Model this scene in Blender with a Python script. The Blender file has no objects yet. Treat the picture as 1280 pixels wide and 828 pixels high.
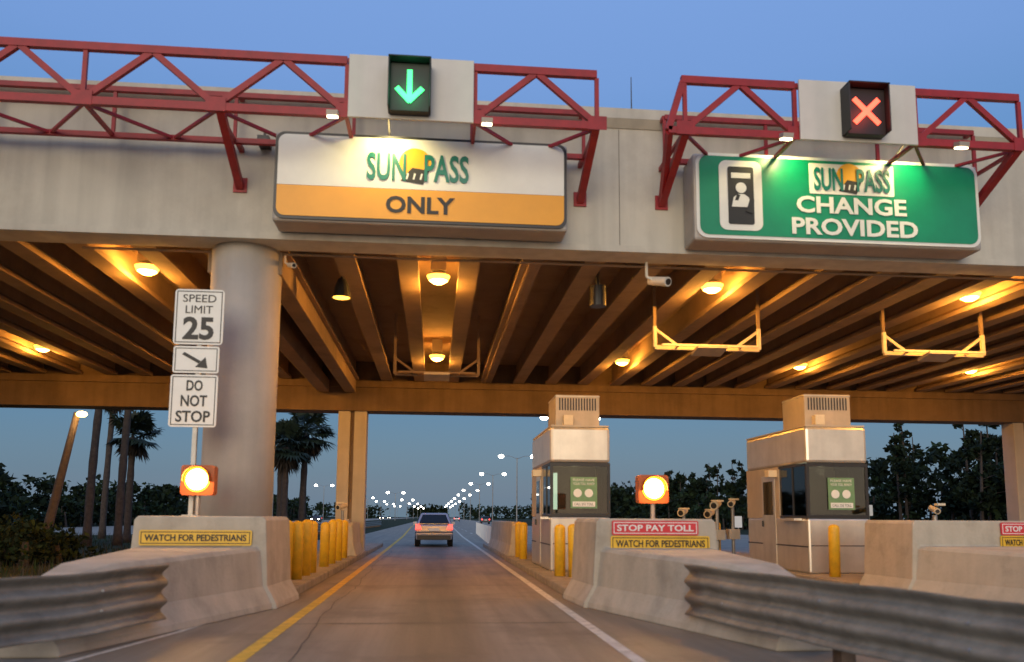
import bpy, math, random
from mathutils import Vector, Matrix
random.seed(7)
R=random.random
def U(a,b): return a+(b-a)*random.random()
scene=bpy.context.scene
COL=scene.collection

# ------------------------------------------------------------------ materials
def M(name,col,rough=.6,metal=0,var=.15,scale=3.,streak=0.,bump=0.,emit=None,estr=0.,stretch=(1,1,1),dirt=None,spec=.5):
    m=bpy.data.materials.new(name); m.use_nodes=True
    nt=m.node_tree; N=nt.nodes; L=nt.links
    b=N['Principled BSDF']
    b.inputs['Roughness'].default_value=rough; b.inputs['Metallic'].default_value=metal
    b.inputs['Specular IOR Level'].default_value=spec
    tc=N.new('ShaderNodeTexCoord')
    mp=N.new('ShaderNodeMapping'); mp.inputs['Scale'].default_value=stretch
    L.new(tc.outputs['Object'],mp.inputs['Vector'])
    n=N.new('ShaderNodeTexNoise'); n.inputs['Scale'].default_value=scale; n.inputs['Detail'].default_value=5; n.inputs['Roughness'].default_value=.65
    L.new(mp.outputs[0],n.inputs['Vector'])
    mr=N.new('ShaderNodeMapRange'); mr.inputs['From Min'].default_value=.3; mr.inputs['From Max'].default_value=.7
    mr.inputs['To Min'].default_value=1-var; mr.inputs['To Max'].default_value=1+var*.6
    L.new(n.outputs['Fac'],mr.inputs['Value'])
    fac=mr.outputs[0]
    if streak>0:
        mp2=N.new('ShaderNodeMapping'); mp2.inputs['Scale'].default_value=(2.2,2.2,.12)
        L.new(tc.outputs['Object'],mp2.inputs['Vector'])
        n2=N.new('ShaderNodeTexNoise'); n2.inputs['Scale'].default_value=1.6; n2.inputs['Detail'].default_value=5
        L.new(mp2.outputs[0],n2.inputs['Vector'])
        m2=N.new('ShaderNodeMapRange'); m2.inputs['From Min'].default_value=.35; m2.inputs['From Max'].default_value=.6
        m2.inputs['To Min'].default_value=1-streak; m2.inputs['To Max'].default_value=1.
        L.new(n2.outputs['Fac'],m2.inputs['Value'])
        mm=N.new('ShaderNodeMath'); mm.operation='MULTIPLY'
        L.new(fac,mm.inputs[0]); L.new(m2.outputs[0],mm.inputs[1]); fac=mm.outputs[0]
    vm=N.new('ShaderNodeVectorMath'); vm.operation='SCALE'; vm.inputs[0].default_value=col[:3]
    L.new(fac,vm.inputs['Scale']); out=vm.outputs[0]
    if dirt:
        n3=N.new('ShaderNodeTexNoise'); n3.inputs['Scale'].default_value=dirt[1]; n3.inputs['Detail'].default_value=7; n3.inputs['Roughness'].default_value=.7
        L.new(tc.outputs['Object'],n3.inputs['Vector'])
        m3=N.new('ShaderNodeMapRange'); m3.inputs['From Min'].default_value=.5; m3.inputs['From Max'].default_value=.68; m3.inputs['To Max'].default_value=dirt[2]
        L.new(n3.outputs['Fac'],m3.inputs['Value'])
        mx=N.new('ShaderNodeMix'); mx.data_type='RGBA'; mx.inputs['B'].default_value=(*dirt[0],1)
        L.new(m3.outputs[0],mx.inputs['Factor']); L.new(out,mx.inputs['A']); out=mx.outputs['Result']
    L.new(out,b.inputs['Base Color'])
    if bump>0:
        n4=N.new('ShaderNodeTexNoise'); n4.inputs['Scale'].default_value=scale*9; n4.inputs['Detail'].default_value=4
        L.new(tc.outputs['Object'],n4.inputs['Vector'])
        bp=N.new('ShaderNodeBump'); bp.inputs['Strength'].default_value=bump; bp.inputs['Distance'].default_value=.02
        L.new(n4.outputs['Fac'],bp.inputs['Height']); L.new(bp.outputs[0],b.inputs['Normal'])
    if emit:
        b.inputs['Emission Color'].default_value=(*emit,1); b.inputs['Emission Strength'].default_value=estr
    return m

m_fascia=M('fascia_concrete',(.575,.545,.455),.8,0,.07,.9,streak=.15,bump=.15,dirt=((.3,.26,.21),.6,.28))
m_conc=M('barrier_concrete',(.50,.43,.325),.85,0,.12,2.,streak=.12,bump=.3,dirt=((.22,.18,.13),1.4,.4))
m_col=M('column_concrete',(.46,.42,.37),.85,0,.08,2.,streak=.1,bump=.2)
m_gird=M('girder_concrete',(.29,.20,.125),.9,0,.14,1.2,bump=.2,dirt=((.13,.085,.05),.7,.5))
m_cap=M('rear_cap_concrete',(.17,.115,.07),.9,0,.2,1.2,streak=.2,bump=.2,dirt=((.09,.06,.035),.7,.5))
m_joint=M('joint_dark',(.2,.175,.15),.9)
m_red=M('red_paint',(.33,.012,.016),.5,0,.25,5.)
m_white=M('white_panel',(.66,.64,.57),.5,0,.06,2.,streak=.06)
m_signw=M('sign_white',(.8,.79,.72),.4,0,.05,3.)
m_signy=M('sign_amber',(.86,.37,.015),.4,0,.06,2.)
m_signg=M('sign_green',(.0,.25,.12),.35,0,.12,2.)
m_signr=M('sign_red',(.62,.03,.04),.4,0,.12,4.)
m_signyel=M('sign_yellow',(.8,.47,.03),.4,0,.15,4.)
m_box=M('sign_cabinet',(.42,.38,.33),.5,.2,.15,2.)
m_black=M('black',(.012,.012,.013),.5,0,.1)
m_teal=M('logo_teal',(.0,.17,.13),.4,0,.05)
m_sun=M('logo_sun',(.9,.42,.02),.4,0,.05)
m_steel=M('galvanised',(.36,.36,.35),.45,.7,.25,4.,dirt=((.12,.11,.10),2.,.5))
m_rail=M('guardrail_steel',(.27,.26,.22),.55,.25,.3,2.5,bump=.25,dirt=((.09,.085,.07),1.8,.5))
m_stain=M('stainless',(.70,.66,.58),.32,.65,.12,2.,streak=.1)
m_cream=M('booth_panel',(.5,.43,.34),.5,.1,.1,3.,streak=.12)
m_dark=M('dark_frame',(.02,.02,.022),.4,0,.1)
m_bol=M('bollard_yellow',(.82,.47,.02),.5,0,.15,6.,dirt=((.35,.2,.04),5.,.3))
m_bark=M('bark',(.07,.052,.04),.9,0,.4,6.,bump=.6)
m_wood=M('wood_pole',(.13,.09,.06),.9,0,.3,6.,bump=.3)
m_palm=M('palm_leaf',(.018,.032,.015),.6,0,.4,3.)
m_palmd=M('palm_dead_leaf',(.035,.026,.016),.8,0,.4,3.)
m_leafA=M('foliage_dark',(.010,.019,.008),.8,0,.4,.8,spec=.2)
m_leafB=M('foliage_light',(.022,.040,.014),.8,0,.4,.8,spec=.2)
m_tyre=M('tyre',(.012,.012,.012),.9)
m_car=M('car_paint',(.42,.42,.46),.25,.4,.04)
m_carglass=M('car_glass',(.01,.012,.015),.05,0,.02)
m_curb=M('island_concrete',(.32,.27,.20),.9,0,.25,3.,bump=.3,dirt=((.1,.08,.06),2.,.5))
m_amb=M('amber_lens',(.9,.35,.02),.3,0,.02,emit=(1,.36,.02),estr=4)
m_ambc=M('amber_lens_core',(.9,.6,.2),.3,0,.02,emit=(1,.72,.22),estr=30)
m_amh=M('beacon_housing',(.45,.10,.015),.5,0,.1)
m_green=M('led_green',(.03,.5,.12),.3,0,.02,emit=(.05,1,.24),estr=2.2)
m_redl=M('led_red',(.7,.05,.03),.3,0,.02,emit=(1,.10,.05),estr=3.2)
m_lamp=M('sodium_lens',(1,.6,.2),.3,0,.02,emit=(1,.60,.13),estr=24)
m_lampo=M('sodium_lens_rim',(1,.5,.1),.3,0,.02,emit=(1,.45,.05),estr=6)
m_flood=M('flood_lens',(1,.8,.5),.3,0,.02,emit=(1,.82,.5),estr=8)
m_wlamp=M('street_lens',(1,.95,.85),.3,0,.02,emit=(1,.93,.8),estr=26)
m_tail=M('tail_light',(.6,.02,.02),.3,0,.02,emit=(1,.05,.04),estr=4)
m_head=M('head_light',(1,.9,.7),.3,0,.02,emit=(1,.88,.65),estr=60)
m_poster=M('poster_green',(.16,.30,.14),.5,0,.15,8.)
m_int=M('booth_interior',(.10,.08,.06),.8,0,.3,3.)
m_strip=M('interior_light',(.8,.85,.7),.4,0,.02,emit=(.8,1,.75),estr=2.)
m_glass=bpy.data.materials.new('glass'); m_glass.use_nodes=True
nt=m_glass.node_tree; nt.nodes.clear()
o=nt.nodes.new('ShaderNodeOutputMaterial'); tr=nt.nodes.new('ShaderNodeBsdfTransparent'); tr.inputs[0].default_value=(.55,.58,.56,1)
gl=nt.nodes.new('ShaderNodeBsdfGlossy'); gl.inputs['Roughness'].default_value=.03; mx=nt.nodes.new('ShaderNodeMixShader')
fr=nt.nodes.new('ShaderNodeFresnel'); fr.inputs[0].default_value=1.7
nt.links.new(fr.outputs[0],mx.inputs[0]); nt.links.new(tr.outputs[0],mx.inputs[1]); nt.links.new(gl.outputs[0],mx.inputs[2]); nt.links.new(mx.outputs[0],o.inputs[0])

# ------------------------------------------------------------------ mesh builder
class MB:
    def __init__(s): s.v=[];s.f=[];s.mi=[];s.mats=[]
    def mid(s,m):
        if m not in s.mats: s.mats.append(m)
        return s.mats.index(m)
    def add(s,vs,fs,m):
        o=len(s.v); s.v+=[tuple(v) for v in vs]; k=s.mid(m)
        for f in fs: s.f.append(tuple(i+o for i in f)); s.mi.append(k)
    def hexa(s,b,t,m):
        s.add(list(b)+list(t),[(3,2,1,0),(4,5,6,7),(0,1,5,4),(1,2,6,5),(2,3,7,6),(3,0,4,7)],m)
    def box(s,x0,x1,y0,y1,z0,z1,m):
        s.hexa([(x0,y0,z0),(x1,y0,z0),(x1,y1,z0),(x0,y1,z0)],[(x0,y0,z1),(x1,y0,z1),(x1,y1,z1),(x0,y1,z1)],m)
    def cyl(s,p,q,r0,r1,m,n=12,cap=True):
        p=Vector(p);q=Vector(q);d=(q-p).normalized()
        a=d.orthogonal().normalized(); b=d.cross(a)
        vs=[]
        for c,r in((p,r0),(q,r1)):
            for i in range(n):
                t=2*math.pi*i/n; vs.append(c+a*math.cos(t)*r+b*math.sin(t)*r)
        fs=[(i,(i+1)%n,n+(i+1)%n,n+i) for i in range(n)]
        if cap: fs+= [tuple(range(n-1,-1,-1)),tuple(range(n,2*n))]
        s.add(vs,fs,m)
    def beam(s,p,q,w,m):
        s.cyl(p,q,w*.7071,w*.7071,m,4)
    def sq(s,p,q,w,h,m):
        p=Vector(p);q=Vector(q);d=(q-p).normalized()
        a=d.cross(Vector((0,1,0))); a=a.normalized() if a.length>.1 else Vector((0,0,1)); b=d.cross(a).normalized()
        A=a*w/2;B=b*h/2
        s.hexa([p-A-B,p+A-B,p+A+B,p-A+B],[q-A-B,q+A-B,q+A+B,q-A+B],m)
    def loft(s,rings,m,cap=True):
        n=len(rings[0]); vs=[p for r in rings for p in r]; fs=[]
        for k in range(len(rings)-1):
            for i in range(n):
                fs.append((k*n+i,k*n+(i+1)%n,(k+1)*n+(i+1)%n,(k+1)*n+i))
        if cap: fs+=[tuple(range(n-1,-1,-1)),tuple(range((len(rings)-1)*n,len(rings)*n))]
        s.add(vs,fs,m)
    def polyXZ(s,pts,y,m,th=.02):
        n=len(pts); vs=[(x,y,z) for x,z in pts]+[(x,y+th,z) for x,z in pts]
        s.add(vs,[tuple(range(n)),tuple(range(2*n-1,n-1,-1))]+[(i,n+i,n+(i+1)%n,(i+1)%n) for i in range(n)],m)
    def rrect(s,x0,x1,z0,z1,r,y,m,th=.02):
        pts=[]
        for cx,cz,a0 in((x1-r,z1-r,0),(x0+r,z1-r,90),(x0+r,z0+r,180),(x1-r,z0+r,270)):
            for k in range(6):
                a=math.radians(a0+k*18); pts.append((cx+r*math.cos(a),cz+r*math.sin(a)))
        s.polyXZ(pts,y,m,th)
    def disc(s,x,z,r,y,m,th=.02,a0=0,a1=360,n=28):
        pts=[(x+r*math.cos(math.radians(a0+(a1-a0)*k/n)),z+r*math.sin(math.radians(a0+(a1-a0)*k/n))) for k in range(n if a1-a0>=360 else n+1)]
        s.polyXZ(pts,y,m,th)
    def sphere(s,c,r,m,n=10,sq=(1,1,1)):
        rings=[]
        for j in range(1,n):
            t=math.pi*j/n
            rings.append([(c[0]+r*sq[0]*math.sin(t)*math.cos(2*math.pi*i/n),c[1]+r*sq[1]*math.sin(t)*math.sin(2*math.pi*i/n),c[2]-r*sq[2]*math.cos(t)) for i in range(n)])
        s.loft(rings,m)
    def make(s,name,parent=None,bevel=0.,smooth=False):
        me=bpy.data.meshes.new(name); me.from_pydata(s.v,[],s.f); 
        for m in s.mats: me.materials.append(m)
        me.polygons.foreach_set('material_index',s.mi)
        if smooth: me.polygons.foreach_set('use_smooth',[True]*len(s.f))
        me.update()
        ob=bpy.data.objects.new(name,me); COL.objects.link(ob)
        if parent: ob.parent=parent
        if bevel:
            b=ob.modifiers.new('b','BEVEL'); b.width=bevel; b.segments=2; b.limit_method='ANGLE'; b.angle_limit=math.radians(40)
        return ob
def E(name):
    e=bpy.data.objects.new(name,None); COL.objects.link(e); e.empty_display_size=.2; return e
def text(body,x0,x1,z0,z1,y,m,name,parent,off=.0,ext=.004):
    cu=bpy.data.curves.new(name,'FONT'); cu.body=body; cu.offset=off; cu.extrude=ext; cu.resolution_u=3
    t=bpy.data.objects.new(name+'_t',cu); COL.objects.link(t)
    dg=bpy.context.evaluated_depsgraph_get(); me=bpy.data.meshes.new_from_object(t.evaluated_get(dg))
    bpy.data.objects.remove(t)
    xs=[v.co.x for v in me.vertices]; ys=[v.co.y for v in me.vertices]
    ax,bx,ay,by=min(xs),max(xs),min(ys),max(ys)
    for v in me.vertices:
        X=x0+(v.co.x-ax)/(bx-ax)*(x1-x0); Z=z0+(v.co.y-ay)/(by-ay)*(z1-z0); v.co=(X,y-v.co.z,Z)
    me.materials.clear(); me.materials.append(m); me.name=name
    ob=bpy.data.objects.new(name,me); COL.objects.link(ob); ob.parent=parent; return ob
def light(kind,name,loc,col,power,parent=None,size=.1,target=None,angle=120,blend=.6):
    l=bpy.data.lights.new(name,kind); l.color=col; l.energy=power
    if kind in('POINT','SPOT'): l.shadow_soft_size=size
    if kind=='SPOT': l.spot_size=math.radians(angle); l.spot_blend=blend
    o=bpy.data.objects.new(name,l); COL.objects.link(o); o.location=loc
    if target: o.rotation_euler=(Vector(target)-Vector(loc)).to_track_quat('-Z','Y').to_euler()
    if parent: o.parent=parent
    return o

# ------------------------------------------------------------------ ground / road
g=MB(); S=1600
g.add([(-S,-200,-.03),(S,-200,-.03),(S,2600,-.03),(-S,2600,-.03)],[(0,1,2,3)],M('grass_ground',(.03,.037,.016),.95,0,.5,.35,dirt=((.06,.048,.027),.8,.6),spec=.1))
g.make('ground')
m_road=M('asphalt',(.27,.21,.145),.58,0,.28,1.3,stretch=(2.2,.10,1),bump=.3,dirt=((.12,.09,.065),.55,.65),spec=.4)
nt=m_road.node_tree;N=nt.nodes;L=nt.links;b=N['Principled BSDF']
src=b.inputs['Base Color'].links[0].from_socket
tc=N.new('ShaderNodeTexCoord'); sx=N.new('ShaderNodeSeparateXYZ'); L.new(tc.outputs['Object'],sx.inputs[0])
a=N.new('ShaderNodeMath');a.operation='SUBTRACT';a.inputs[1].default_value=.1;L.new(sx.outputs[0],a.inputs[0])
ab=N.new('ShaderNodeMath');ab.operation='ABSOLUTE';L.new(a.outputs[0],ab.inputs[0])
mr=N.new('ShaderNodeMapRange');mr.interpolation_type='SMOOTHSTEP';mr.inputs['From Min'].default_value=.15;mr.inputs['From Max'].default_value=.8;mr.inputs['To Min'].default_value=.55;mr.inputs['To Max'].default_value=1.
L.new(ab.outputs[0],mr.inputs[0])
vm=N.new('ShaderNodeVectorMath');vm.operation='SCALE';L.new(src,vm.inputs[0]);L.new(mr.outputs[0],vm.inputs['Scale']);L.new(vm.outputs[0],b.inputs['Base Color'])
g=MB(); g.add([(-8,-60,0),(34,-60,0),(34,40,0),(16,120,0),(16,1800,0),(-5.5,1800,0),(-5.5,60,0),(-8,40,0)],[tuple(range(8))],m_road); g.make('road')
g=MB(); g.add([(-40,60,0),(-22,60,0),(-22,1800,0),(-40,1800,0)],[(0,1,2,3)],m_road); g.make('road')
m_ly=M('line_yellow',(.72,.42,.04),.7,0,.3,4.,dirt=((.3,.2,.08),6.,.7))
m_lw=M('line_white',(.68,.6,.48),.7,0,.3,4.,dirt=((.3,.25,.18),6.,.7))
m_seam=M('road_seam',(.05,.04,.032),.6,0,.3,4.)
g=MB()
def strip(mb,pts,w,m,z=.004):
    for (xa,ya),(xb,yb) in zip(pts[:-1],pts[1:]):
        mb.add([(xa-w/2,ya,z),(xa+w/2,ya,z),(xb+w/2,yb,z),(xb-w/2,yb,z)],[(0,1,2,3)],m)
strip(g,[(-1.88,-20),(-1.88,14),(-2.0,36),(-2.2,60),(-3.2,120),(-3.2,900)],.16,m_ly)
strip(g,[(2.03,-20),(2.03,60),(2.6,120)],.14,m_lw)
strip(g,[(-2.5,15),(-3.05,10.5),(-3.55,8.0)],.08,m_lw)
strip(g,[(4.95,-20),(4.95,60)],.12,m_lw); strip(g,[(8.0,-20),(8.0,60)],.12,m_ly)
for k in range(40):
    y=70+k*12; strip(g,[(3.2,y),(3.2,y+3.5)],.14,m_lw)
g.make('road_markings')
g=MB()
for y in(11.2,17.3,23.4,29.5): g.add([(-1.78,y,.004),(1.94,y,.004),(1.94,y+.035,.004),(-1.78,y+.035,.004)],[(0,1,2,3)],m_seam)
px=-1.3
for k in range(60):
    y=6+k*.5; nx=px+U(-.05,.05); g.add([(px,y,.004),(px+.012,y,.004),(nx+.012,y+.5,.004),(nx,y+.5,.004)],[(0,1,2,3)],m_seam); px=nx
g.make('pavement_joints')

# ------------------------------------------------------------------ canopy
can=E('toll_plaza_canopy')
FY=14.6
f=MB(); f.box(-27,27,FY,FY+.6,6.3,9.0,m_fascia)
f.box(-27,27,FY-.05,FY,6.3,6.42,m_fascia)
f.hexa([(-27,FY-.02,8.72),(27,FY-.02,8.72),(27,FY,8.72),(-27,FY,8.72)],[(-27,FY-.14,8.86),(27,FY-.14,8.86),(27,FY,8.86),(-27,FY,8.86)],m_fascia)
f.box(-27,27,FY-.14,FY+.75,8.862,9.06,m_fascia)
for x in(-20.5,-13.5,3.35,18): f.box(x-.006,x+.006,FY-.006,FY,6.43,8.7,m_joint)
f.make('fascia_beam',can)
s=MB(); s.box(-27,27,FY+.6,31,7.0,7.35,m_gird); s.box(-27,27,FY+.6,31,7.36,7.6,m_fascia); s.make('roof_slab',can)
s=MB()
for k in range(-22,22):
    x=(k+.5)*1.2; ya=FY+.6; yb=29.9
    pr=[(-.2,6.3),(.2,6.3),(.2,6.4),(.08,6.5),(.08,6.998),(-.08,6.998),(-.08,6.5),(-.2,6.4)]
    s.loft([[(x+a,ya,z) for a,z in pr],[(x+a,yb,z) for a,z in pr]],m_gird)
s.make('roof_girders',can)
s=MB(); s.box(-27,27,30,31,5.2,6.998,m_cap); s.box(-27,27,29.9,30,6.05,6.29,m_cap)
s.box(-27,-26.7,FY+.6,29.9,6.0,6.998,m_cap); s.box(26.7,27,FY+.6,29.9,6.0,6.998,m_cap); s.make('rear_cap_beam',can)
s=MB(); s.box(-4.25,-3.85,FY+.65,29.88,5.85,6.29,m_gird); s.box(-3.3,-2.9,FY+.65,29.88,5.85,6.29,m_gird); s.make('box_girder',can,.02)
s=MB()
for x in(-3.57,-17,17): s.cyl((x,15.4,0),(x,15.4,6.3),.63,.63,m_col,64)
ob=s.make('front_column',can)
for p in ob.data.polygons:
    if len(p.vertices)==4: p.use_smooth=True
s=MB()
for x in(-3.0,4.75,14.4,-17,23):
    s.box(x-.52,x-.09,30.1,30.8,0,5.2,m_col); s.box(x+.05,x+.5,30.1,30.8,0,5.2,m_col); s.box(x-.09,x+.05,30.25,30.7,0,5.2,m_gird)
s.make('rear_column',can,.02)
s=MB(); s.cyl((3.7,15,9.05),(3.7,15,10.0),.015,.008,m_dark,6); s.make('roof_antenna',can)
s=MB()
s.cyl((1.75,15.3,6.27),(1.75,29.8,6.27),.03,.03,m_gird,6); s.cyl((-6.5,15.3,6.26),(13,15.3,6.26),.025,.025,m_gird,6)
s.make('conduits',can)

# ceiling lamps (lit sodium lamps) set up in the bays between girders
SOD=(1,.42,.06)
for y in(17.2,26.0):
    for x in(-12,-6,0,6,12,18):
        c=MB(); c.box(x-.16,x+.16,y-.16,y+.16,6.6,6.999,m_box); c.cyl((x,y,6.6),(x,y,6.5),.1,.22,m_box,20)
        c.cyl((x,y,6.498),(x,y,6.40),.25,.2,m_lampo,20); c.cyl((x,y,6.398),(x,y,6.34),.19,.1,m_lamp,20)
        o=c.make('ceiling_lamp'); light('POINT','lamp_light',(x,y,6.22),SOD,360 if y<20 else 300,o,.13)
c=MB(); c.cyl((-1.98,16.8,6.999),(-1.98,16.8,6.25),.03,.03,m_dark,8); c.cyl((-1.98,16.8,6.25),(-1.98,16.8,6.12),.08,.14,m_dark,16); c.cyl((-1.98,16.8,6.12),(-1.98,16.8,5.85),.14,.2,m_dark,16,False); c.cyl((-1.98,16.8,5.88),(-1.98,16.8,5.86),.17,.17,m_lampo,16); c.make('pendant_lamp')
c=MB(); c.cyl((3.25,16.2,6.999),(3.25,16.2,6.1),.04,.04,m_dark,8); c.cyl((3.25,16.2,6.1),(3.25,16.2,5.68),.16,.17,m_dark,20); c.make('camera_housing')

def antenna(xc,y,z,w,m):
    a=MB(); h=w/2
    for sx in(-1,1):
        a.beam((xc+sx*h,y,6.999),(xc+sx*h,y,z),.07,m_gird)
        a.beam((xc+sx*h,y-.02,z+.5),(xc+sx*h,y-.02,z),.08,m)
        a.beam((xc+sx*h,y,z+.45),(xc+sx*(h-.55),y,z+.05),.06,m)
    a.beam((xc-h,y,z),(xc+h,y,z),.09,m); a.beam((xc-h+.1,y-.25,z+.02),(xc+h-.1,y-.25,z+.02),.05,m)
    for t in(-.3,0,.3): a.beam((xc+t*w,y,z),(xc+t*w,y-.25,z+.02),.04,m)
    a.hexa([(xc-.35,y-.4,z-.06),(xc+.35,y-.4,z-.06),(xc+.35,y+.1,z-.16),(xc-.35,y+.1,z-.16)],[(xc-.35,y-.4,z),(xc+.35,y-.4,z),(xc+.35,y+.1,z-.08),(xc-.35,y+.1,z-.08)],m_cream)
    a.make('toll_antenna')
m_ant=M('antenna_paint',(.72,.62,.44),.5,0,.15)
antenna(6.3,18.5,5.35,2.5,m_ant); antenna(11.9,18.5,5.35,2.5,m_ant); antenna(0,22.6,5.3,2.3,m_gird)

def seccam(x,y,z,s=1):
    c=MB(); c.beam((x-.22*s,y,z+.42*s),(x-.22*s,y,z+.1*s),.05*s,m_white); c.beam((x-.22*s,y,z+.1*s),(x+.02*s,y,z),.05*s,m_white)
    c.cyl((x-.1*s,y+.15*s,z+.06*s),(x+.16*s,y-.3*s,z-.08*s),.09*s,.1*s,m_white,14); c.cyl((x+.16*s,y-.3*s,z-.08*s),(x+.165*s,y-.31*s,z-.085*s),.07*s,.07*s,m_black,12)
    c.make('security_camera')
seccam(4.15,15.0,5.88,.9); seccam(-2.75,15.3,6.05,.5)
c=MB(); c.box(-3.25,-3.05,14.3,14.6,7.98,8.12,m_dark); c.beam((-3.15,14.45,8.12),(-3.15,14.45,8.25),.04,m_dark); c.make('security_camera')

# ------------------------------------------------------------------ overhead signs
def cabinet(mb,x0,x1,z0,z1,y): mb.box(x0,x1,y+.03,FY-.052,z0,z1,m_box)
sg=E('toll_lane_sign'); Y=13.9
b_=MB(); cabinet(b_,-2.86,2.26,6.42,8.02,Y); b_.make('cabinet',sg,.05)
b_=MB(); b_.rrect(-2.84,2.24,6.46,8.02,.16,Y,m_dark,.028); b_.make('frame',sg)
def halfpanel(mb,x0,x1,z0,z1,r,top,y,m):
    if top:
        pts=[(x0,z0),(x1,z0)]
        for cx,a0 in((x1-r,0),(x0+r,90)):
            for k in range(6):
                a=math.radians(a0+k*18); pts.append((cx+r*math.cos(a),z1-r+r*math.sin(a)))
    else:
        pts=[(x1,z1),(x0,z1)]
        for cx,a0 in((x0+r,180),(x1-r,270)):
            for k in range(6):
                a=math.radians(a0+k*18); pts.append((cx+r*math.cos(a),z0+r+r*math.sin(a)))
    mb.polyXZ(pts,y,m,.01)
b_=MB(); halfpanel(b_,-2.79,2.19,7.06,7.97,.14,True,Y-.011,m_signw); halfpanel(b_,-2.79,2.19,6.51,7.055,.14,False,Y-.011,m_signy); b_.make('face',sg)
def logo(par,x0,x1,z0,z1,y):
    w=x1-x0;h=z1-z0;cx=x0+w*.47
    b=MB(); b.disc(cx,z0+h*.66,h*.56,y-.004,m_sun,.004); 
    b.polyXZ([(cx-h*.5,z0+h*.02),(cx+h*.28,z0-h*.1),(cx+h*.5,z0+h*.42),(cx-h*.1,z0+h*.5)],y-.009,m_black,.004)
    for k in range(3):
        q=cx-h*.32+k*h*.24; b.polyXZ([(q,z0+h*.08),(q+h*.06,z0+h*.06),(q+h*.11,z0+h*.28),(q+h*.05,z0+h*.30)],y-.013,m_signw,.003)
    b.make('logo_sun',par)
    a=text('SUN',x0,x0+w*.38,z0,z1,y-.016,m_teal,'logo_text',par,.022)
    c=text('PASS',x0+w*.56,x1,z0,z1,y-.016,m_teal,'logo_text',par,.022)
logo(sg,-1.27,.5,7.2,7.7,Y-.012)
text('ONLY',-.93,.26,6.62,6.93,Y-.018,m_black,'legend',sg,.03)

sg=E('toll_lane_sign')
b_=MB(); cabinet(b_,4.56,10.03,6.36,8.0,Y); b_.make('cabinet',sg,.05)
b_=MB(); b_.rrect(4.6,10.0,6.4,8.0,.2,Y,m_signw,.028); b_.rrect(4.66,9.94,6.46,7.94,.16,Y-.011,m_signg,.01); b_.rrect(5.02,5.82,6.55,7.86,.14,Y-.022,m_signw,.01)
b_.rrect(5.18,5.66,6.66,7.74,.04,Y-.033,m_black,.01)
b_.disc(5.42,7.34,.10,Y-.044,m_signw,.01); b_.polyXZ([(5.24,6.98),(5.60,6.98),(5.56,7.16),(5.48,7.22),(5.36,7.22),(5.28,7.16)],Y-.044,m_signw,.01)
b_.polyXZ([(5.24,7.52),(5.60,7.52),(5.60,7.62),(5.24,7.62)],Y-.044,m_signw,.01)
b_.polyXZ([(5.5,6.9),(5.62,6.86),(5.66,7.12),(5.58,7.14)],Y-.05,m_black,.005); b_.polyXZ([(5.3,7.1),(5.36,7.1),(5.4,7.2),(5.34,7.22)],Y-.05,m_black,.005)
b_.rrect(6.72,8.34,7.30,7.88,.02,Y-.022,m_signw,.01); b_.make('face',sg)
logo(sg,6.8,8.26,7.36,7.8,Y-.024)
text('CHANGE',6.46,8.56,6.93,7.25,Y-.024,m_signw,'legend',sg,.028)
text('PROVIDED',6.36,8.76,6.52,6.84,Y-.024,m_signw,'legend',sg,.028)

# ------------------------------------------------------------------ trusses
def truss(x0,x1,gap0,gap1,brk):
    t=E('sign_truss'); m=MB(); yf=13.05; yb=14.3; zt=8.88; zb=7.96; w=.13
    for a,b in((x0,gap0),(gap1,x1)):
        m.sq((a-.06,yf,zt),(b+.0,yf,zt),w,.1,m_red); m.sq((a-.06,yf,zb),(b+.0,yf,zb),w,.1,m_red)
        n=max(2,round((b-a)/1.08)); st=(b-a)/n
        for k in range(n+1):
            x=a+k*st
            if (k%4==0) or k==n or k==0: m.sq((x,yf,zb+.066),(x,yf,zt-.066),.07,.06,m_red)
            if k%2==0: m.sq((x,yf+.05,zb),(x,yb,zb+.02),.06,.06,m_red); m.sq((x,yb,zb+.06),(x,yb,zt-.1),.06,.05,m_red)
            if k<n:
                za,zc=(zt-.05,zb+.05) if k%2==1 else (zb+.05,zt-.05)
                m.sq((x+.03,yf,za),(x+st-.03,yf,zc),.1,.075,m_red)
                if k%2==0: m.sq((x,yf+.05,zb-.01),(x+st,yb,zb+.02),.05,.05,m_red)
                else: m.sq((x,yb,zb+.02),(x+st,yf+.05,zb-.01),.05,.05,m_red)
        for k in range(0,n+1,2): x=a+k*st; m.box(x-.16,x+.16,yf-.058,yf-.052,zb-.08,zb+.16,m_red)
    m.sq((x0,yb,zb+.02),(x1,yb,zb+.02),.09,.09,m_red); m.sq((x0,yb,zt-.05),(x1,yb,zt-.05),.09,.09,m_red)
    m.sq((gap0+.01,yf,zb),(gap1-.01,yf,zb),.08,.08,m_red); m.sq((gap0+.01,yf,zt),(gap1-.01,yf,zt),.08,.08,m_red)
    for x in brk:
        m.sq((x,yf,zb-.02),(x,FY-.02,7.25),.13,.12,m_red); m.sq((x,yb,zb-.02),(x,FY,zb-.02),.08,.08,m_red); m.sq((x,yb,zt-.05),(x,FY-.15,zt-.05),.08,.08,m_red)
        m.box(x-.12,x+.12,FY-.03,FY-.001,7.15,7.42,m_red)
    m.make('frame',t)
    return t
ta=truss(-14.0,2.62,-1.56,.56,(-13.9,-9,-3.57,2.6))
tb=truss(4.15,10.25,6.1,8.3,(4.15,10.2))
m=MB(); m.sq((4.12,13.05,8.85),(3.85,13.05,7.96),.11,.09,m_red); m.sq((3.85,13.05,7.96),(4.08,13.05,7.96),.12,.09,m_red); m.sq((3.87,13.05,7.93),(4.15,14.55,7.3),.1,.1,m_red); m.make('end_brace',tb)

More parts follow.
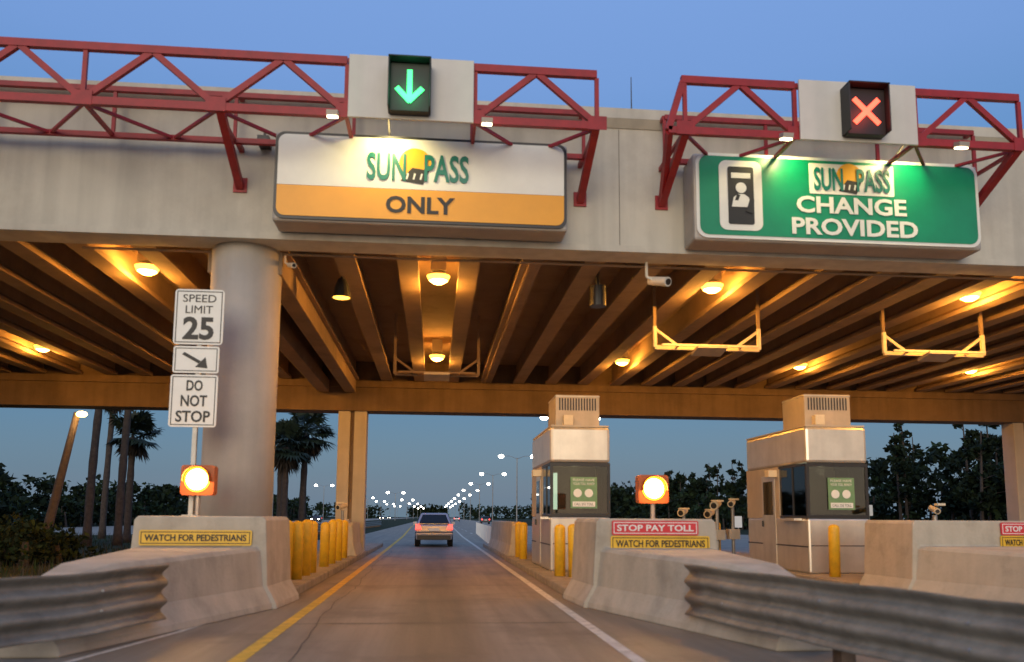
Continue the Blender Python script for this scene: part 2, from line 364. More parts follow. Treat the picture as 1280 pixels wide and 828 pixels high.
def signal(x0,x1,px0,px1,kind):
    e=E('lane_control_signal'); m=MB()
    m.box(px0,px1,12.93,12.975,7.86,8.95,m_white); m.make('backing_panel',e,.01)
    m=MB(); z0,z1=7.92,8.74
    m.box(x0,x1,12.76,12.929,z0,z1,m_black)
    m.box(x0-.025,x0,12.62,12.93,z0+.02,z1+.03,m_black); m.box(x1,x1+.025,12.62,12.93,z0+.02,z1+.03,m_black); m.box(x0-.025,x1+.025,12.6,12.93,z1+.03,z1+.055,m_black)
    cx=(x0+x1)/2;cz=(z0+z1)/2
    lm=MB(); y=12.745; cnt=[0]
    def bar(p,q,w):
        d=(Vector(q)-Vector(p)).normalized(); n=Vector((-d.y,d.x))*w/2
        P=[Vector(p)+n,Vector(p)-n,Vector(q)-n,Vector(q)+n]; cnt[0]+=1; lm.polyXZ([(v.x,v.y) for v in P],y-.003*cnt[0],col,.01)
    if kind=='arrow':
        col=m_green; bar((cx,cz+.29),(cx,cz-.2),.085); bar((cx-.21,cz-.02),(cx+.012,cz-.26),.085); bar((cx+.21,cz-.02),(cx-.012,cz-.26),.085)
        light('POINT','led_glow',(cx,12.5,cz),(.1,1,.35),9,e,.15)
    else:
        col=m_redl; bar((cx-.22,cz+.22),(cx+.22,cz-.22),.09); bar((cx+.22,cz+.22),(cx-.22,cz-.22),.09)
        light('POINT','led_glow',(cx,12.5,cz),(1,.08,.04),9,e,.15)
    lm.make('led_'+kind,e); m.make('housing',e,.008)
signal(-.84,-.20,-1.52,.53,'arrow'); signal(6.90,7.58,6.14,8.26,'cross')

for x in(-1.75,.75,5.85,9.0):
    e=E('sign_floodlight'); m=MB()
    m.beam((x,13.05,7.9),(x,12.85,7.9),.04,m_red)
    m.hexa([(x-.09,12.78,7.80),(x+.09,12.78,7.80),(x+.09,12.95,7.86),(x-.09,12.95,7.86)],[(x-.09,12.76,7.88),(x+.09,12.76,7.88),(x+.09,12.93,7.94),(x-.09,12.93,7.94)],m_box)
    m.make('housing',e)
    m=MB(); m.hexa([(x-.08,12.80,7.77),(x+.08,12.80,7.77),(x+.08,12.94,7.82),(x-.08,12.94,7.82)],[(x-.08,12.80,7.798),(x+.08,12.80,7.798),(x+.08,12.94,7.85),(x-.08,12.94,7.85)],m_flood); m.make('lens',e)
for x in(-.9,6.2,8.4):
    e=E('sign_floodlight'); m=MB(); m.box(x-.15,x+.15,13.44,13.56,8.16,8.24,m_box); m.beam((x,13.56,8.2),(x,14.0,8.05),.03,m_box); m.make('housing',e)
    light('SPOT','flood_beam',(x,13.35,8.1),(1,.82,.36),95,e,.08,target=(x,13.95,7.2),angle=155,blend=.8)

# ------------------------------------------------------------------ islands, barriers
def island(x0,x1,y0,y1):
    m=MB(); m.box(x0,x1,y0,y1,-.02,.15,m_curb); m.make('traffic_island',None,.03)
island(-4.5,-2.4,14.55,40); island(2.35,4.55,14.55,40); island(8.3,11.6,16.0,40)
def barrier(sx,cx,dy=0,ex=0):
    e=E('concrete_barrier')
    def ring(y,xl,xr,h):
        P=[(xl-.02,0),(xl,.09),(xl+.14,.34),(xl+.20,h-.06),(xl+.25,h),(xr-.25+ex,h),(xr-.20+ex,h-.05),(xr-.14+ex,.34),(xr+ex,.09),(xr+.02+ex,0)]
        return [(cx+sx*p[0],y+dy,p[1]) for p in P]
    rings=[ring(8.7,3.66,4.25,.3),ring(8.95,3.60,4.3,.74),ring(9.8,3.34,4.4,.86),ring(12.98,2.42,4.66,.93),ring(13.0,2.36,4.7,1.39),ring(14.5,2.26,4.7,1.39)]
    m=MB(); m.loft([r[::-1] for r in rings] if sx>0 else rings,m_conc); m.make('body',e,.05)
    return e
bA=barrier(-1,0); bB=barrier(1,0); bC=barrier(1,6.05,1.3,.8)
def wsign(name,x0,x1,z0,z1,y,mface,mtxt,s):
    e=E(name); m=MB(); m.rrect(x0,x1,z0,z1,.03,y,mface,.02); m.make('panel',e)
    b=MB(); t=.012; p=.025
    b.box(x0+p,x1-p,y-.004,y-.001,z1-p-t,z1-p,mtxt); b.box(x0+p,x1-p,y-.004,y-.001,z0+p,z0+p+t,mtxt); b.box(x0+p,x0+p+t,y-.004,y-.001,z0+p+t,z1-p-t,mtxt); b.box(x1-p-t,x1-p,y-.004,y-.001,z0+p+t,z1-p-t,mtxt); b.make('border',e)
    text(s,x0+.08,x1-.08,z0+.065,z1-.065,y-.006,mtxt,'legend',e,.02)
yb=12.95
wsign('pedestrian_warning_sign',-4.4,-2.75,.95,1.18,yb,m_signyel,m_black,'WATCH FOR PEDESTRIANS')
wsign('pedestrian_warning_sign',2.78,4.38,.88,1.12,yb,m_signyel,m_black,'WATCH FOR PEDESTRIANS')
wsign('stop_pay_toll_sign',2.8,4.2,1.13,1.36,yb,m_signr,m_signw,'STOP PAY TOLL')
wsign('pedestrian_warning_sign',10.25,11.5,.88,1.12,yb+1.3,m_signyel,m_black,'WATCH FOR PEDESTRIANS')
wsign('stop_pay_toll_sign',10.27,11.4,1.13,1.36,yb+1.3,m_signr,m_signw,'STOP PAY TOLL')

def guardrail(pts,out):
    e=E('guardrail')
    P=[]
    for (a,b) in zip(pts[:-1],pts[1:]):
        a=Vector(a);b=Vector(b);n=max(1,int((b-a).length/.4))
        for k in range(n): P.append(a+(b-a)*k/n)
    P.append(Vector(pts[-1]))
    m=MB(); prof=[]
    K=25
    for k in range(K):
        t=k/(K-1); z=.20+.62*t; d=.042*math.cos(t*2*math.pi*3)
        prof.append((d,z))
    vs=[];n=len(P)
    for i,p in enumerate(P):
        d=(P[min(i+1,n-1)]-P[max(i-1,0)]).normalized(); nn=Vector((-d.y,d.x))
        if nn.x*out<0: nn=-nn
        for (o,z) in prof: q=p-nn*o; vs.append((q.x,q.y,z+.008*math.sin(i*1.7)))
    fs=[(i*K+k,i*K+k+1,(i+1)*K+k+1,(i+1)*K+k) for i in range(n-1) for k in range(K-1)]
    m.add(vs,fs,m_rail); ob=m.make('thrie_beam',e,0,True)
    so=ob.modifiers.new('s','SOLIDIFY'); so.thickness=.006
    m=MB()
    for i in range(6,n,4):
        p=P[i]; x=p.x+out*.18
        m.box(x-.07,x+.07,p.y-.09,p.y+.09,-.02,.74,m_wood); m.box(min(x-out*.07,p.x+out*.05),max(x-out*.07,p.x+out*.05),p.y-.07,p.y+.07,.4,.72,m_wood)
    m.make('posts',e)
    m=MB()
    for i in range(2,n,4):
        p=P[i]
        for z in(.42,.62): m.sphere((p.x-out*.04,p.y,z),.02,m_steel,6)
    m.make('bolts',e)
guardrail([(3.2,10.35),(3.55,8.6),(4.19,5.64),(4.6,3),(4.8,-6)],1)
guardrail([(-3.12,10.15),(-3.42,9.0),(-3.85,8.15),(-4.7,5.9),(-5.3,2),(-5.4,-6)],-1)
guardrail([(-9.3,42),(-9,60),(-7.5,120)],-1)

def bollard(x,y,h=1.15,r=.12):
    m=MB(); rr=[(r,.14),(r,.14+h*.93),(r*.9,.14+h*.97),(r*.55,.14+h),(r*.05,.14+h+.015)]
    dx=U(-.02,.02)
    m.loft([[(x+dx*z+a*math.cos(2*math.pi*i/16),y+a*math.sin(2*math.pi*i/16),z) for i in range(16)] for a,z in rr],m_bol)
    m.make('bollard',None,0,True)
for x,y in((-2.73,15.7),(-2.9,16.9),(-2.72,17.0),(-2.72,18.1),(-2.72,19.0),(-2.72,21.2),(-2.72,22.6),(-2.72,24.2),(-2.72,25.6),
           (2.72,17.9),(2.98,17.6),(2.7,25.2),(2.7,26.4),(8.75,17.6),(9.95,17.5),(8.6,24.8),(8.6,27.5),(-3.9,17.2),(-4.1,19)): bollard(x,y,U(1.1,1.19))
def lowwall(x0,x1,y0,y1,h):
    m=MB(); r=lambda y,hh:[(x0-.05,y,.14),(x0+.06,y,.5),(x0+.1,y,hh),(x1-.1,y,hh),(x1-.06,y,.5),(x1+.05,y,.14)]
    m.loft([r(y0,h*.9),r(y0+.3,h),r(y1,h)],m_conc); m.make('concrete_barrier',None,.03)
lowwall(2.45,3.0,27.2,37,1.25); lowwall(-3.1,-2.5,27,29.6,1.2)
def device(x,y,h,s=1):
    m=MB(); m.cyl((x,y,.14),(x,y,h),.05,.05,m_steel,10); m.box(x-.2*s,x+.2*s,y-.15,y+.15,h*.45,h*.45+.3,m_stain)
    m.cyl((x-.18*s,y-.25,h+.08),(x+.12*s,y+.22,h+.16),.13*s,.11*s,m_ant,12); m.cyl((x-.185*s,y-.257,h+.079),(x-.19*s,y-.264,h+.078),.09*s,.09*s,m_black,12); m.box(x-.25*s,x+.1*s,y-.33,y-.2,h+.2,h+.25,m_ant); m.make('lane_camera',None,.01)
device(-2.95,27.2,1.6,.7); device(8.5,24.4,1.7,1.); device(8.45,27.6,1.5,1.); device(8.95,24.3,1.75,.8); device(10.75,17.0,1.5,.5); device(8.9,26.2,1.45,1.)
m=MB(); m.box(-3.5,-2.9,28.7,29.4,.14,1.3,m_cream); m.box(-3.46,-2.94,28.69,28.7,.3,1.2,m_stain); m.make('equipment_cabinet',None,.02)
m=MB(); m.box(3.3,4.0,24.2,24.9,.14,1.5,m_cream); m.make('equipment_cabinet',None,.02)

# ------------------------------------------------------------------ posted signs on the left pier
PX,PY=-3.97,13.9
m=MB(); m.beam((PX+.02,PY+.06,1.3),(PX+.02,PY+.06,5.1),.07,m_steel); m.box(PX-.1,PX+.14,PY-.04,PY+.16,1.38,1.41,m_steel); m.make('sign_post')
e=E('speed_limit_sign'); m=MB(); m.rrect(PX-.4,PX+.4,4.22,5.16,.06,PY,m_signw,.015); m.make('panel',e)
m=MB(); 
def rim(m,x0,x1,z0,z1,y,t,mm):
    m.box(x0,x1,y,y+.003,z1-t,z1,mm); m.box(x0,x1,y,y+.003,z0,z0+t,mm); m.box(x0,x0+t,y,y+.003,z0+t,z1-t,mm); m.box(x1-t,x1,y,y+.003,z0+t,z1-t,mm)
rim(m,PX-.37,PX+.37,4.25,5.13,PY-.004,.015,m_black); m.make('border',e)
text('SPEED',PX-.27,PX+.27,4.94,5.07,PY-.004,m_black,'legend',e,.0); text('LIMIT',PX-.22,PX+.22,4.75,4.88,PY-.004,m_black,'legend',e,.0); text('25',PX-.25,PX+.25,4.3,4.69,PY-.004,m_black,'legend',e,.03)
e=E('lane_arrow_sign'); m=MB(); m.rrect(PX-.38,PX+.36,3.74,4.19,.04,PY,m_signw,.015)
m.polyXZ([(PX-.2,4.09),(PX-.24,4.05),(PX+.03,3.9),(PX+.07,3.94)],PY-.004,m_black,.003); m.polyXZ([(PX+.18,3.82),(PX+.14,4.01),(PX-.02,3.84)],PY-.005,m_black,.003)
rim(m,PX-.35,PX+.33,3.77,4.16,PY-.004,.013,m_black); m.make('panel',e)
e=E('do_not_stop_sign'); m=MB(); m.rrect(PX-.4,PX+.36,2.84,3.71,.05,PY,m_signw,.015); rim(m,PX-.37,PX+.33,2.87,3.68,PY-.004,.014,m_black); m.make('panel',e)
text('DO',PX-.14,PX+.12,3.44,3.62,PY-.004,m_black,'legend',e,.02); text('NOT',PX-.22,PX+.2,3.18,3.37,PY-.004,m_black,'legend',e,.02); text('STOP',PX-.29,PX+.26,2.92,3.11,PY-.004,m_black,'legend',e,.02)

def beacon(x,y,z):
    e=E('flashing_beacon'); m=MB()
    m.cyl((x,y+.1,1.38),(x,y+.1,z-.24),.04,.04,m_steel,10); m.rrect(x-.26,x+.26,z-.25,z+.23,.05,y+.02,m_amh,.22)
    m.make('housing',e)
    m=MB()
    n=20; vs=[];
    for i in range(n+1):
        a=math.radians(-10+200*i/n); vs.append((x+.215*math.cos(a),y+.02,z+.215*math.sin(a)))
    for i in range(n+1):
        a=math.radians(-10+200*i/n); vs.append((x+.205*math.cos(a),y-.12,z+.205*math.sin(a)))
    m.add(vs,[(i,i+1,n+2+i,n+1+i) for i in range(n)],m_amh); m.make('visor',e)
    m=MB(); m.disc(x,z,.2,y-.0,m_amb,.015); m.disc(x,z,.165,y-.012,m_ambc,.01); m.make('lens',e)
    light('POINT','beacon_light',(x,y-.25,z),(1,.45,.1),20,e,.12)
beacon(-3.78,13.6,1.97); beacon(3.70,13.75,1.9)

# ------------------------------------------------------------------ booths
def booth(x0,x1,y0,y1):
    e=E('toll_booth'); z0=.15
    m=MB(); m.box(x0,x1,y0,y1,z0,1.42,m_stain); m.make('lower_wall',e,.05)
    m=MB(); m.box(x0,x1,y0-.02,y1,2.70,3.56,m_stain); m.make('upper_fascia',e,.07)
    m=MB(); m.box(x0+.02,x1-.02,y0+.02,y1,3.56,3.60,m_cream); m.make('roof',e)
    m=MB(); m.box(x0+.18,x1-.18,y0+.35,y0+1.6,3.60,4.38,m_cream)
    for k in range(14): 
        xx=x0+.28+k*(x1-x0-.56)/13; m.box(xx-.016,xx+.016,y0+.335,y0+.35,4.0,4.3,m_dark)
    m.box(x0+.17,x1-.17,y0+.34,y0+1.61,4.33,4.36,m_stain)
    m.box(x0+.35,x0+.58,y0+.15,y0+.34,3.62,3.86,m_ant)
    m.make('air_conditioner',e,.015)
    m=MB(); ym=y0+1.55
    m.box(x0,x1,ym,y1,1.42,2.70,m_cream)
    for xa,xb in((x0,x0+.07),(x1-.07,x1)): m.box(xa,xb,y0,y0+.07,1.42,2.7,m_dark)
    m.box(x0+.07,x1-.07,y0,y0+.05,1.42,1.5,m_dark); m.box(x0+.07,x1-.07,y0,y0+.05,2.62,2.7,m_dark)
    for xa in(x0,x1-.05):
        m.box(xa,xa+.05,y0+.07,ym,1.42,1.48,m_dark); m.box(xa,xa+.05,y0+.07,ym,2.64,2.7,m_dark); m.box(xa,xa+.05,y0+.75,y0+.8,1.48,2.64,m_dark)
    m.make('window_frame',e)
    m=MB(); m.box(x0+.07,x1-.07,y0+.02,y0+.03,1.5,2.62,m_glass)
    m.box(x0+.02,x0+.03,y0+.07,ym,1.48,2.64,m_glass); m.box(x1-.03,x1-.02,y0+.07,ym,1.48,2.64,m_glass); m.make('glass',e)
    m=MB(); m.box(x0+.06,x1-.06,ym-.03,ym-.002,1.43,2.69,m_int); m.box(x0+.12,x0+.3,y0+.9,y0+1.0,1.6,2.5,m_strip)
    m.box(x0+.2,x1-.2,y0+.15,y0+.55,1.42,1.55,m_int); m.box(x1-.55,x1-.2,y0+.6,y0+.9,1.43,1.95,m_black); m.make('interior',e)
    p=MB(); cx=(x0+x1)/2+.08
    p.box(cx-.32,cx+.32,y0-.012,y0-.004,1.62,2.36,m_poster)
    for dx in(-.15,.12): p.disc(cx+dx,1.98,.1,y0-.02,m_signw,.006)
    p.box(cx-.27,cx+.27,y0-.02,y0-.013,1.66,1.78,m_signw); p.make('poster',e)
    for i,s in enumerate(('PLEASE HAVE','YOUR TOLL READY')): text(s,cx-.26,cx+.26,2.26-i*.09,2.32-i*.09,y0-.016,m_signw,'poster_text',e,0,.002)
    text('CALL 555 TOLL',cx-.23,cx+.23,1.69,1.75,y0-.022,m_black,'poster_text',e,0,.001)
    m=MB(); m.box(x0-.012,x0,ym+.25,ym+1.1,.25,2.5,m_stain); m.box(x0-.02,x0-.012,ym+.38,ym+.97,1.5,2.35,m_carglass); m.box(x0-.05,x0-.012,ym+1.0,ym+1.04,1.2,1.35,m_dark)
    m.box(x0-.2,x0-.001,y0+.3,y0+1.3,1.36,1.42,m_stain)
    m.box(x0-.22,x0-.001,ym+.1,ym+.35,2.45,2.62,m_ant); m.box(x0-.001-.01,x0-.001,y0+.02,y1,.75,.78,m_dark)
    m.box(x0+.06,x1-.06,y0-.008,y0,.78,.8,m_dark); m.make('side_fittings',e,.006)
    light('POINT','booth_light',((x0+x1)/2,y0+.8,2.55),(1,.8,.5),9,e,.1)
booth(2.72,4.16,19.4,23.1); booth(8.6,10.1,18.5,22.2)

m=MB()
for k in range(16):
    y=38+k*2.2; x=2.7+k*.06
    m.cyl((x,y,0),(x,y,.95),.045,.04,m_signw,8)
m.make('delineator_posts')

# ------------------------------------------------------------------ car
def car(x,y,face,lit_tail=True,paint=None):
    e=E('car'); pm=paint or m_car; d=face
    T=lambda px,py,pz:(x+px,y+d*py,pz)
    def hx(m,hw0,hw1,ya0,yb0,ya1,yb1,z0,z1,mm):
        m.hexa([T(-hw0,ya0,z0),T(hw0,ya0,z0),T(hw0,yb0,z0),T(-hw0,yb0,z0)],[T(-hw1,ya1,z1),T(hw1,ya1,z1),T(hw1,yb1,z1),T(-hw1,yb1,z1)],mm)
    m=MB(); hx(m,.84,.88,.06,4.55,0,4.6,.32,.66,pm); hx(m,.88,.84,0,4.6,.08,4.45,.662,1.04,pm); hx(m,.82,.62,.1,3.3,.42,2.6,1.042,1.58,pm); m.make('body',e,.07)
    m=MB(); hx(m,.70,.54,.09,.12,.35,.38,1.1,1.50,m_carglass)
    for s in(-1,1):
        m.hexa([T(s*.82,.35,1.08),T(s*.815,3.05,1.08),T(s*.66,2.5,1.50),T(s*.66,.55,1.50)],[T(s*.83,.35,1.08),T(s*.825,3.05,1.08),T(s*.67,2.5,1.50),T(s*.67,.55,1.50)],m_carglass)
    m.make('windows',e)
    m=MB()
    for s in(-1,1):
        hx2=[T(s*.88,-.03,.80),T(s*.60,-.03,.82),T(s*.60,.1,.82),T(s*.88,.1,.80)]; hy=[T(s*.86,.0,1.06),T(s*.68,.0,1.04),T(s*.68,.12,1.04),T(s*.86,.12,1.06)]
        m.hexa(hx2,hy,m_tail)
        m.box(x+s*.75-.13,x+s*.75+.13,*sorted((y+d*4.56,y+d*4.63)),.68,.82,m_signw if lit_tail else m_head)
    m.make('lights',e)
    m=MB(); m.box(x-.78,x+.78,*sorted((y-d*.06,y+d*.1)),.34,.54,m_dark); m.box(x-.26,x+.26,*sorted((y-d*.03,y)),.74,.88,m_signw); 
    for s in(-1,1):
        m.box(x+s*.95-.09,x+s*.95+.09,*sorted((y+d*2.9,y+d*3.05)),1.0,1.15,pm)
        for w in(.85,3.75): m.cyl(T(s*.90,w,.34),T(s*.68,w,.34),.34,.34,m_tyre,20); m.cyl(T(s*.905,w,.34),T(s*.88,w,.34),.2,.2,m_steel,14)
    m.make('trim_and_wheels',e)
car(0.0,39.2,1)
m_car2=M('car_paint_dark',(.05,.05,.06),.3,.3,.05)
car(10.5,170,1,True,m_car2); car(7,260,1,True); car(3,210,1,True,m_car2)
for x,y in((-26,190),(-30,300),(-26,420),(-30,560)): car(x,y,-1,False,m_car2)

# ------------------------------------------------------------------ street lamps
def lamp(x,y,h=12,double=True):
    m=MB(); m.cyl((x,y,-.02),(x,y,h-.3),.14,.08,m_steel,8); g=min(1.8,.95+y/900)
    for s in((-1,1) if double else (-1,)):
        m.cyl((x,y,h-.5),(x+s*1.2,y,h-.02),.05,.04,m_steel,6); m.cyl((x+s*1.2,y,h-.02),(x+s*2.5,y,h+.05),.04,.04,m_steel,6)
        m.sphere((x+s*2.8,y,h+.08),.42,m_steel,8,(1,.5,.25)); m.sphere((x+s*2.8,y,h-.08),.42*g,m_wlamp,8,(1,.8,.7))
    m.make('street_lamp')
for y in(86,143,203,263,330,400,480,570,670,780,900): lamp(14.2,y)
for y in(200,290,380,480,590,720,860): lamp(-38,y)
for y in(300,430,560,700,860): lamp(-14,y,10)
m=MB(); m.cyl((-15.6,35,-.05),(-14.45,34.6,5.5),.2,.13,m_wood,10); m.cyl((-14.5,34.6,5.4),(-14.2,34.3,5.42),.04,.04,m_steel,6); m.sphere((-14.15,34.3,5.4),.17,m_lamp,8,(1.3,1,.7)); ob=m.make('wooden_lamp_pole')
light('POINT','pole_light',(-14.15,34.0,5.1),(1,.6,.25),60,ob,.15)

# ------------------------------------------------------------------ trees
def palm(x,y,h,lx=0,rc=1.0,n=56):
    e=E('palm_tree'); m=MB(); rings=[]
    K=14
    for k in range(K+1):
        t=k/K; r=.2*(1-.2*t)*(1+.07*math.sin(k*2.3)); 
        if k==0:r*=1.3
        cx=x+lx*t*t; rings.append([(cx+r*math.cos(2*math.pi*i/10),y+r*math.sin(2*math.pi*i/10),-.05+h*t) for i in range(10)])
    m.loft(rings,m_bark); m.make('trunk',e,0,True)
    m=MB(); c=Vector((x+lx,y,h+.15))
    for k in range(n):
        az=U(0,2*math.pi); dead=k>n*.7; el=math.radians(U(-84,-50) if dead else U(-42,82))
        d=Vector((math.cos(az)*math.cos(el),math.sin(az)*math.cos(el),math.sin(el)))
        pl=U(.55,.95)*rc*(.7 if dead else 1); p=c+d*pl; p.z-=.12*pl
        mm=m_palmd if dead else m_palm
        m.cyl(c,p,.025,.015,mm,3,False)
        side=d.cross(Vector((0,0,1))); side=side.normalized() if side.length>.05 else Vector((1,0,0)); up=side.cross(d).normalized()
        L_=U(.65,.95)*rc
        nl=16
        for j in range(nl):
            a=math.radians(-105+210*j/(nl-1)+U(-4,4)); ld=(d*math.cos(a)+side*math.sin(a)+up*.15*math.cos(a*1.5)).normalized()
            ll=L_*(1-.25*abs(a)/2)*U(.85,1.1); w=.06*rc
            q=p+ld*ll*.6; tip=p+ld*ll+Vector((0,0,-.22*ll*U(.5,1.6)))
            pr=ld.cross(up).normalized()*w
            m.add([p,q+pr,tip,q-pr],[(0,1,2,3)],mm)
    m.make('crown',e)
palm(-15.9,45,5.5,0,1.1); palm(-7.95,45,5.1,0,1.1); palm(-7.25,46.5,6.0,.1,1.15); palm(-8.7,48,5.5,-.1,1.)
palm(-15.9,40,9.0,.3,1.1); palm(-14.9,41,8.5,.2,1.1); palm(-19.8,52,8.7,.2)

def leafquad(m,p,s,mm):
    a=Vector((U(-1,1),U(-1,1),U(-1,1))).normalized(); b=a.orthogonal().normalized(); b.rotate(Matrix.Rotation(U(0,6.28),3,a)); c=a.cross(b)
    b=b*s*U(.7,1.4); c=c*s*U(.4,.8)
    m.add([p-b,p+c*.8,p+b,p-c],[(0,1,2,3)],mm)
def broadleaf(m,x,y,h,w,n,s,base=.0):
    m.cyl((x,y,-.05),(x+U(-.3,.3),y,h*.5),.16,.08,m_bark,6,False)
    cl=[]
    for k in range(max(7,n//24)):
        a=U(0,6.28); rr=w*math.sqrt(R())*.85; z=U(base+h*.08,h*.93); taper=1-.55*max(0,(z/h-.5)*2)
        cl.append((Vector((x+rr*math.cos(a)*taper,y+rr*math.sin(a)*taper,z)),U(.4,.85)*w*.45,R()))
    for k in range(n):
        c,r,q=random.choice(cl); d=Vector((random.gauss(0,1),random.gauss(0,1),random.gauss(0,.75))).normalized()*r*(R()**.4)
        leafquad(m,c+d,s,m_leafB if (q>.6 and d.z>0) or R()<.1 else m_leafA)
def pine(m,x,y,h,w,n,s):
    lean=U(-.4,.4)
    m.cyl((x,y,-.05),(x+lean,y,h),.17,.04,m_bark,6,False)
    cl=[]
    for k in range(18):
        t=U(.3,1.); a=U(0,6.28); rr=w*(1.1-t)*U(.3,1.2)+.15
        p=Vector((x+lean*t+rr*math.cos(a),y+rr*math.sin(a),h*t+U(-.1,.3))); cl.append((p,U(.4,.7)*(1.35-t*.7)))
        m.cyl((x+lean*t,y,h*t-.2),p,.04,.015,m_bark,4,False)
    for k in range(n):
        c,r=random.choice(cl); d=Vector((random.gauss(0,1),random.gauss(0,1),random.gauss(0,.55))).normalized()*r*(R()**.5)
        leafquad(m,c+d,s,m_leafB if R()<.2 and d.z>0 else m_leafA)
m=MB()
for row in range(3):
    for k in range(62):
        y=50+k*4.2+U(-1.5,1.5); x=41.5+row*3.2+U(-1.2,1.2)
        near=y<110
        h=U(6.4,8.8)+row*.6
        if R()<.45: pine(m,x,y,h+.9,1.9,240 if near else 120,.28 if near else .45)
        else: broadleaf(m,x,y,h*.88,2.9,300 if near else 150,.35 if near else .58)
for k in range(75):
    y=44+k*3.6; broadleaf(m,39.6+U(-1.2,3),y,U(3.2,5.2),2.8,180,.38)
m.make('distant_trees')
m=MB()
for k in range(26):
    broadleaf(m,24+k*.9+U(-1,1),190-k*2.2+U(-4,4),U(5.5,9),3.4,220,.55)
m.make('distant_trees')
for x,y,h in((40,50,9.2),(43.5,55,9.9),(37.5,54,7.6),(41,60,9.2),(45,63,10.2),(40,68,8.9),(47,58,9.8),(38.5,47,8.5),(42,51,8.0)):
    m=MB(); pine(m,x,y,h,2.4,1100,.22); broadleaf(m,x+1.2,y+1,h*.72,2.4,520,.27); m.make('pine_tree')
m=MB()
for row in range(2):
    for k in range(75):
        y=58+k*3.7+U(-1,1); x=-46-row*4+U(-2,2)-max(0,(y-150))*.02
        broadleaf(m,x,y,U(4.4,6.6)*(1+.0012*y),3.0,190 if y<140 else 120,.42 if y<140 else .62)
for k in range(45):
    y=40+k*4.6; broadleaf(m,-42.5+U(-3,2),y,U(2.4,3.8),2.8,140,.42)
m.make('distant_trees')
m=MB()
for k in range(230):
    x=-330+k*3+U(-1,1); y=640+U(-20,60)+ abs(x)*.1
    if -44<x<22: y=1500; 
    h=U(8,13)*(2.0 if y>1400 else 1)
    for j in range(50): leafquad(m,Vector((x+random.gauss(0,2.4),y+U(-2,2),h*(1-R()**1.6*1.0)*U(.6,1))),1.5*(2 if y>1400 else 1),m_leafA if R()<.8 else m_leafB)
m.make('distant_trees')
for j in range(9):
    m=MB()
    x0=-12.-j*2.0; y0=25+j*2.2
    for k in range(8): broadleaf(m,x0+U(-2,2),y0+U(-1.5,3),U(.8,1.3),1.3,240,.1)
    m.make('shrub')
m=MB()
for k in range(9000):
    y=14+R()**1.5*50; x=-8.4-R()**1.3*32; h=U(.1,.32); a=U(0,3.14); w=.02
    dx,dy=math.cos(a)*w,math.sin(a)*w
    m.add([(x-dx,y-dy,-.03),(x+dx,y+dy,-.03),(x+U(-.1,.1),y+U(-.1,.1),h)],[(0,1,2)],m_leafB if R()<.6 else m_palmd)
m.make('grass')
for x,y,z in((36,66,2.6),(24,64,1.6)):
    m=MB(); m.cyl((x,y,-.03),(x,y,z),.04,.04,m_steel,6); m.rrect(x-.3,x+.3,z-.9,z,.05,y-.05,m_signw,.02); m.make('roadside_sign')

# ------------------------------------------------------------------ world
w=bpy.data.worlds.new('World'); scene.world=w; w.use_nodes=True
nt=w.node_tree; N=nt.nodes; L=nt.links; N.clear()
out=N.new('ShaderNodeOutputWorld'); bg=N.new('ShaderNodeBackground'); bg2=N.new('ShaderNodeBackground'); ad=N.new('ShaderNodeAddShader')
sky=N.new('ShaderNodeTexSky'); sky.sky_type='NISHITA'; sky.sun_disc=False; sky.sun_elevation=math.radians(1.5); sky.sun_rotation=math.radians(195)
bg2.inputs['Strength'].default_value=.05; L.new(sky.outputs[0],bg2.inputs[0])
tc=N.new('ShaderNodeTexCoord'); sp=N.new('ShaderNodeSeparateXYZ'); L.new(tc.outputs['Generated'],sp.inputs[0])
rp=N.new('ShaderNodeValToRGB'); L.new(sp.outputs[2],rp.inputs[0])
els=rp.color_ramp.elements; els[0].position=0; els[0].color=(.12,.205,.28,1); els[1].position=.6; els[1].color=(.18,.33,.70,1)
for p,c in((.05,(.065,.18,.30)),(.15,(.04,.17,.36)),(.35,(.08,.23,.50)),(.48,(.15,.295,.64))):
    q=els.new(p); q.color=(*c,1)
mu=N.new('ShaderNodeMath'); mu.operation='MULTIPLY'; mu.inputs[1].default_value=-1; L.new(sp.outputs[1],mu.inputs[0])
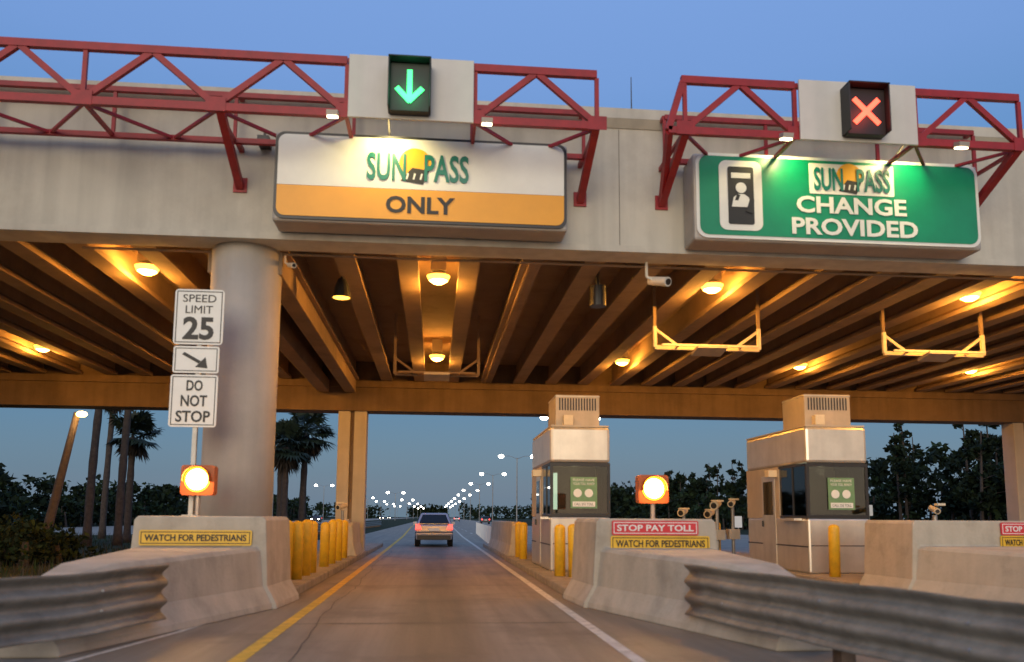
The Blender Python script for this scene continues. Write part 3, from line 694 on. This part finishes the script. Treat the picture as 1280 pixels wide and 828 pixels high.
cl=N.new('ShaderNodeMapRange'); cl.inputs['From Min'].default_value=.1; cl.inputs['From Max'].default_value=1; L.new(mu.outputs[0],cl.inputs[0])
wz=N.new('ShaderNodeMapRange'); wz.inputs['From Min'].default_value=.0; wz.inputs['From Max'].default_value=.7; wz.inputs['To Min'].default_value=1; wz.inputs['To Max'].default_value=0; L.new(sp.outputs[2],wz.inputs[0])
pr=N.new('ShaderNodeMath'); pr.operation='MULTIPLY'; L.new(cl.outputs[0],pr.inputs[0]); L.new(wz.outputs[0],pr.inputs[1])
sc_=N.new('ShaderNodeVectorMath'); sc_.operation='SCALE'; sc_.inputs[0].default_value=(1.0,.68,.36); L.new(pr.outputs[0],sc_.inputs['Scale'])
av=N.new('ShaderNodeVectorMath'); av.operation='ADD'; L.new(rp.outputs[0],av.inputs[0]); L.new(sc_.outputs[0],av.inputs[1])
L.new(av.outputs[0],bg.inputs[0]); bg.inputs['Strength'].default_value=1
L.new(bg.outputs[0],ad.inputs[0]); L.new(bg2.outputs[0],ad.inputs[1]); L.new(ad.outputs[0],out.inputs[0])
sun=bpy.data.lights.new('sun','SUN'); sun.energy=1.2; sun.angle=math.radians(35); sun.color=(1,.87,.64)
so=bpy.data.objects.new('sun',sun); COL.objects.link(so); so.rotation_euler=Vector((.22,1,-.28)).to_track_quat('-Z','Y').to_euler()

# ------------------------------------------------------------------ camera
cd=bpy.data.cameras.new('camera'); cam=bpy.data.objects.new('camera',cd); COL.objects.link(cam); scene.camera=cam
mat=Matrix.Rotation(math.radians(-5.3),4,'Z')@Matrix.Rotation(math.radians(97),4,'X')@Matrix.Rotation(math.radians(.35),4,'Z')
mat.translation=Vector((0,0,1.4)); cam.matrix_world=mat
cd.sensor_width=36; cd.lens=29.0; cd.shift_y=.083; cd.clip_end=5000; cd.clip_start=.05
cd.dof.use_dof=True; cd.dof.focus_distance=80; cd.dof.aperture_fstop=1.1
scene.view_settings.view_transform='Standard'; scene.view_settings.look='None'; scene.view_settings.exposure=0
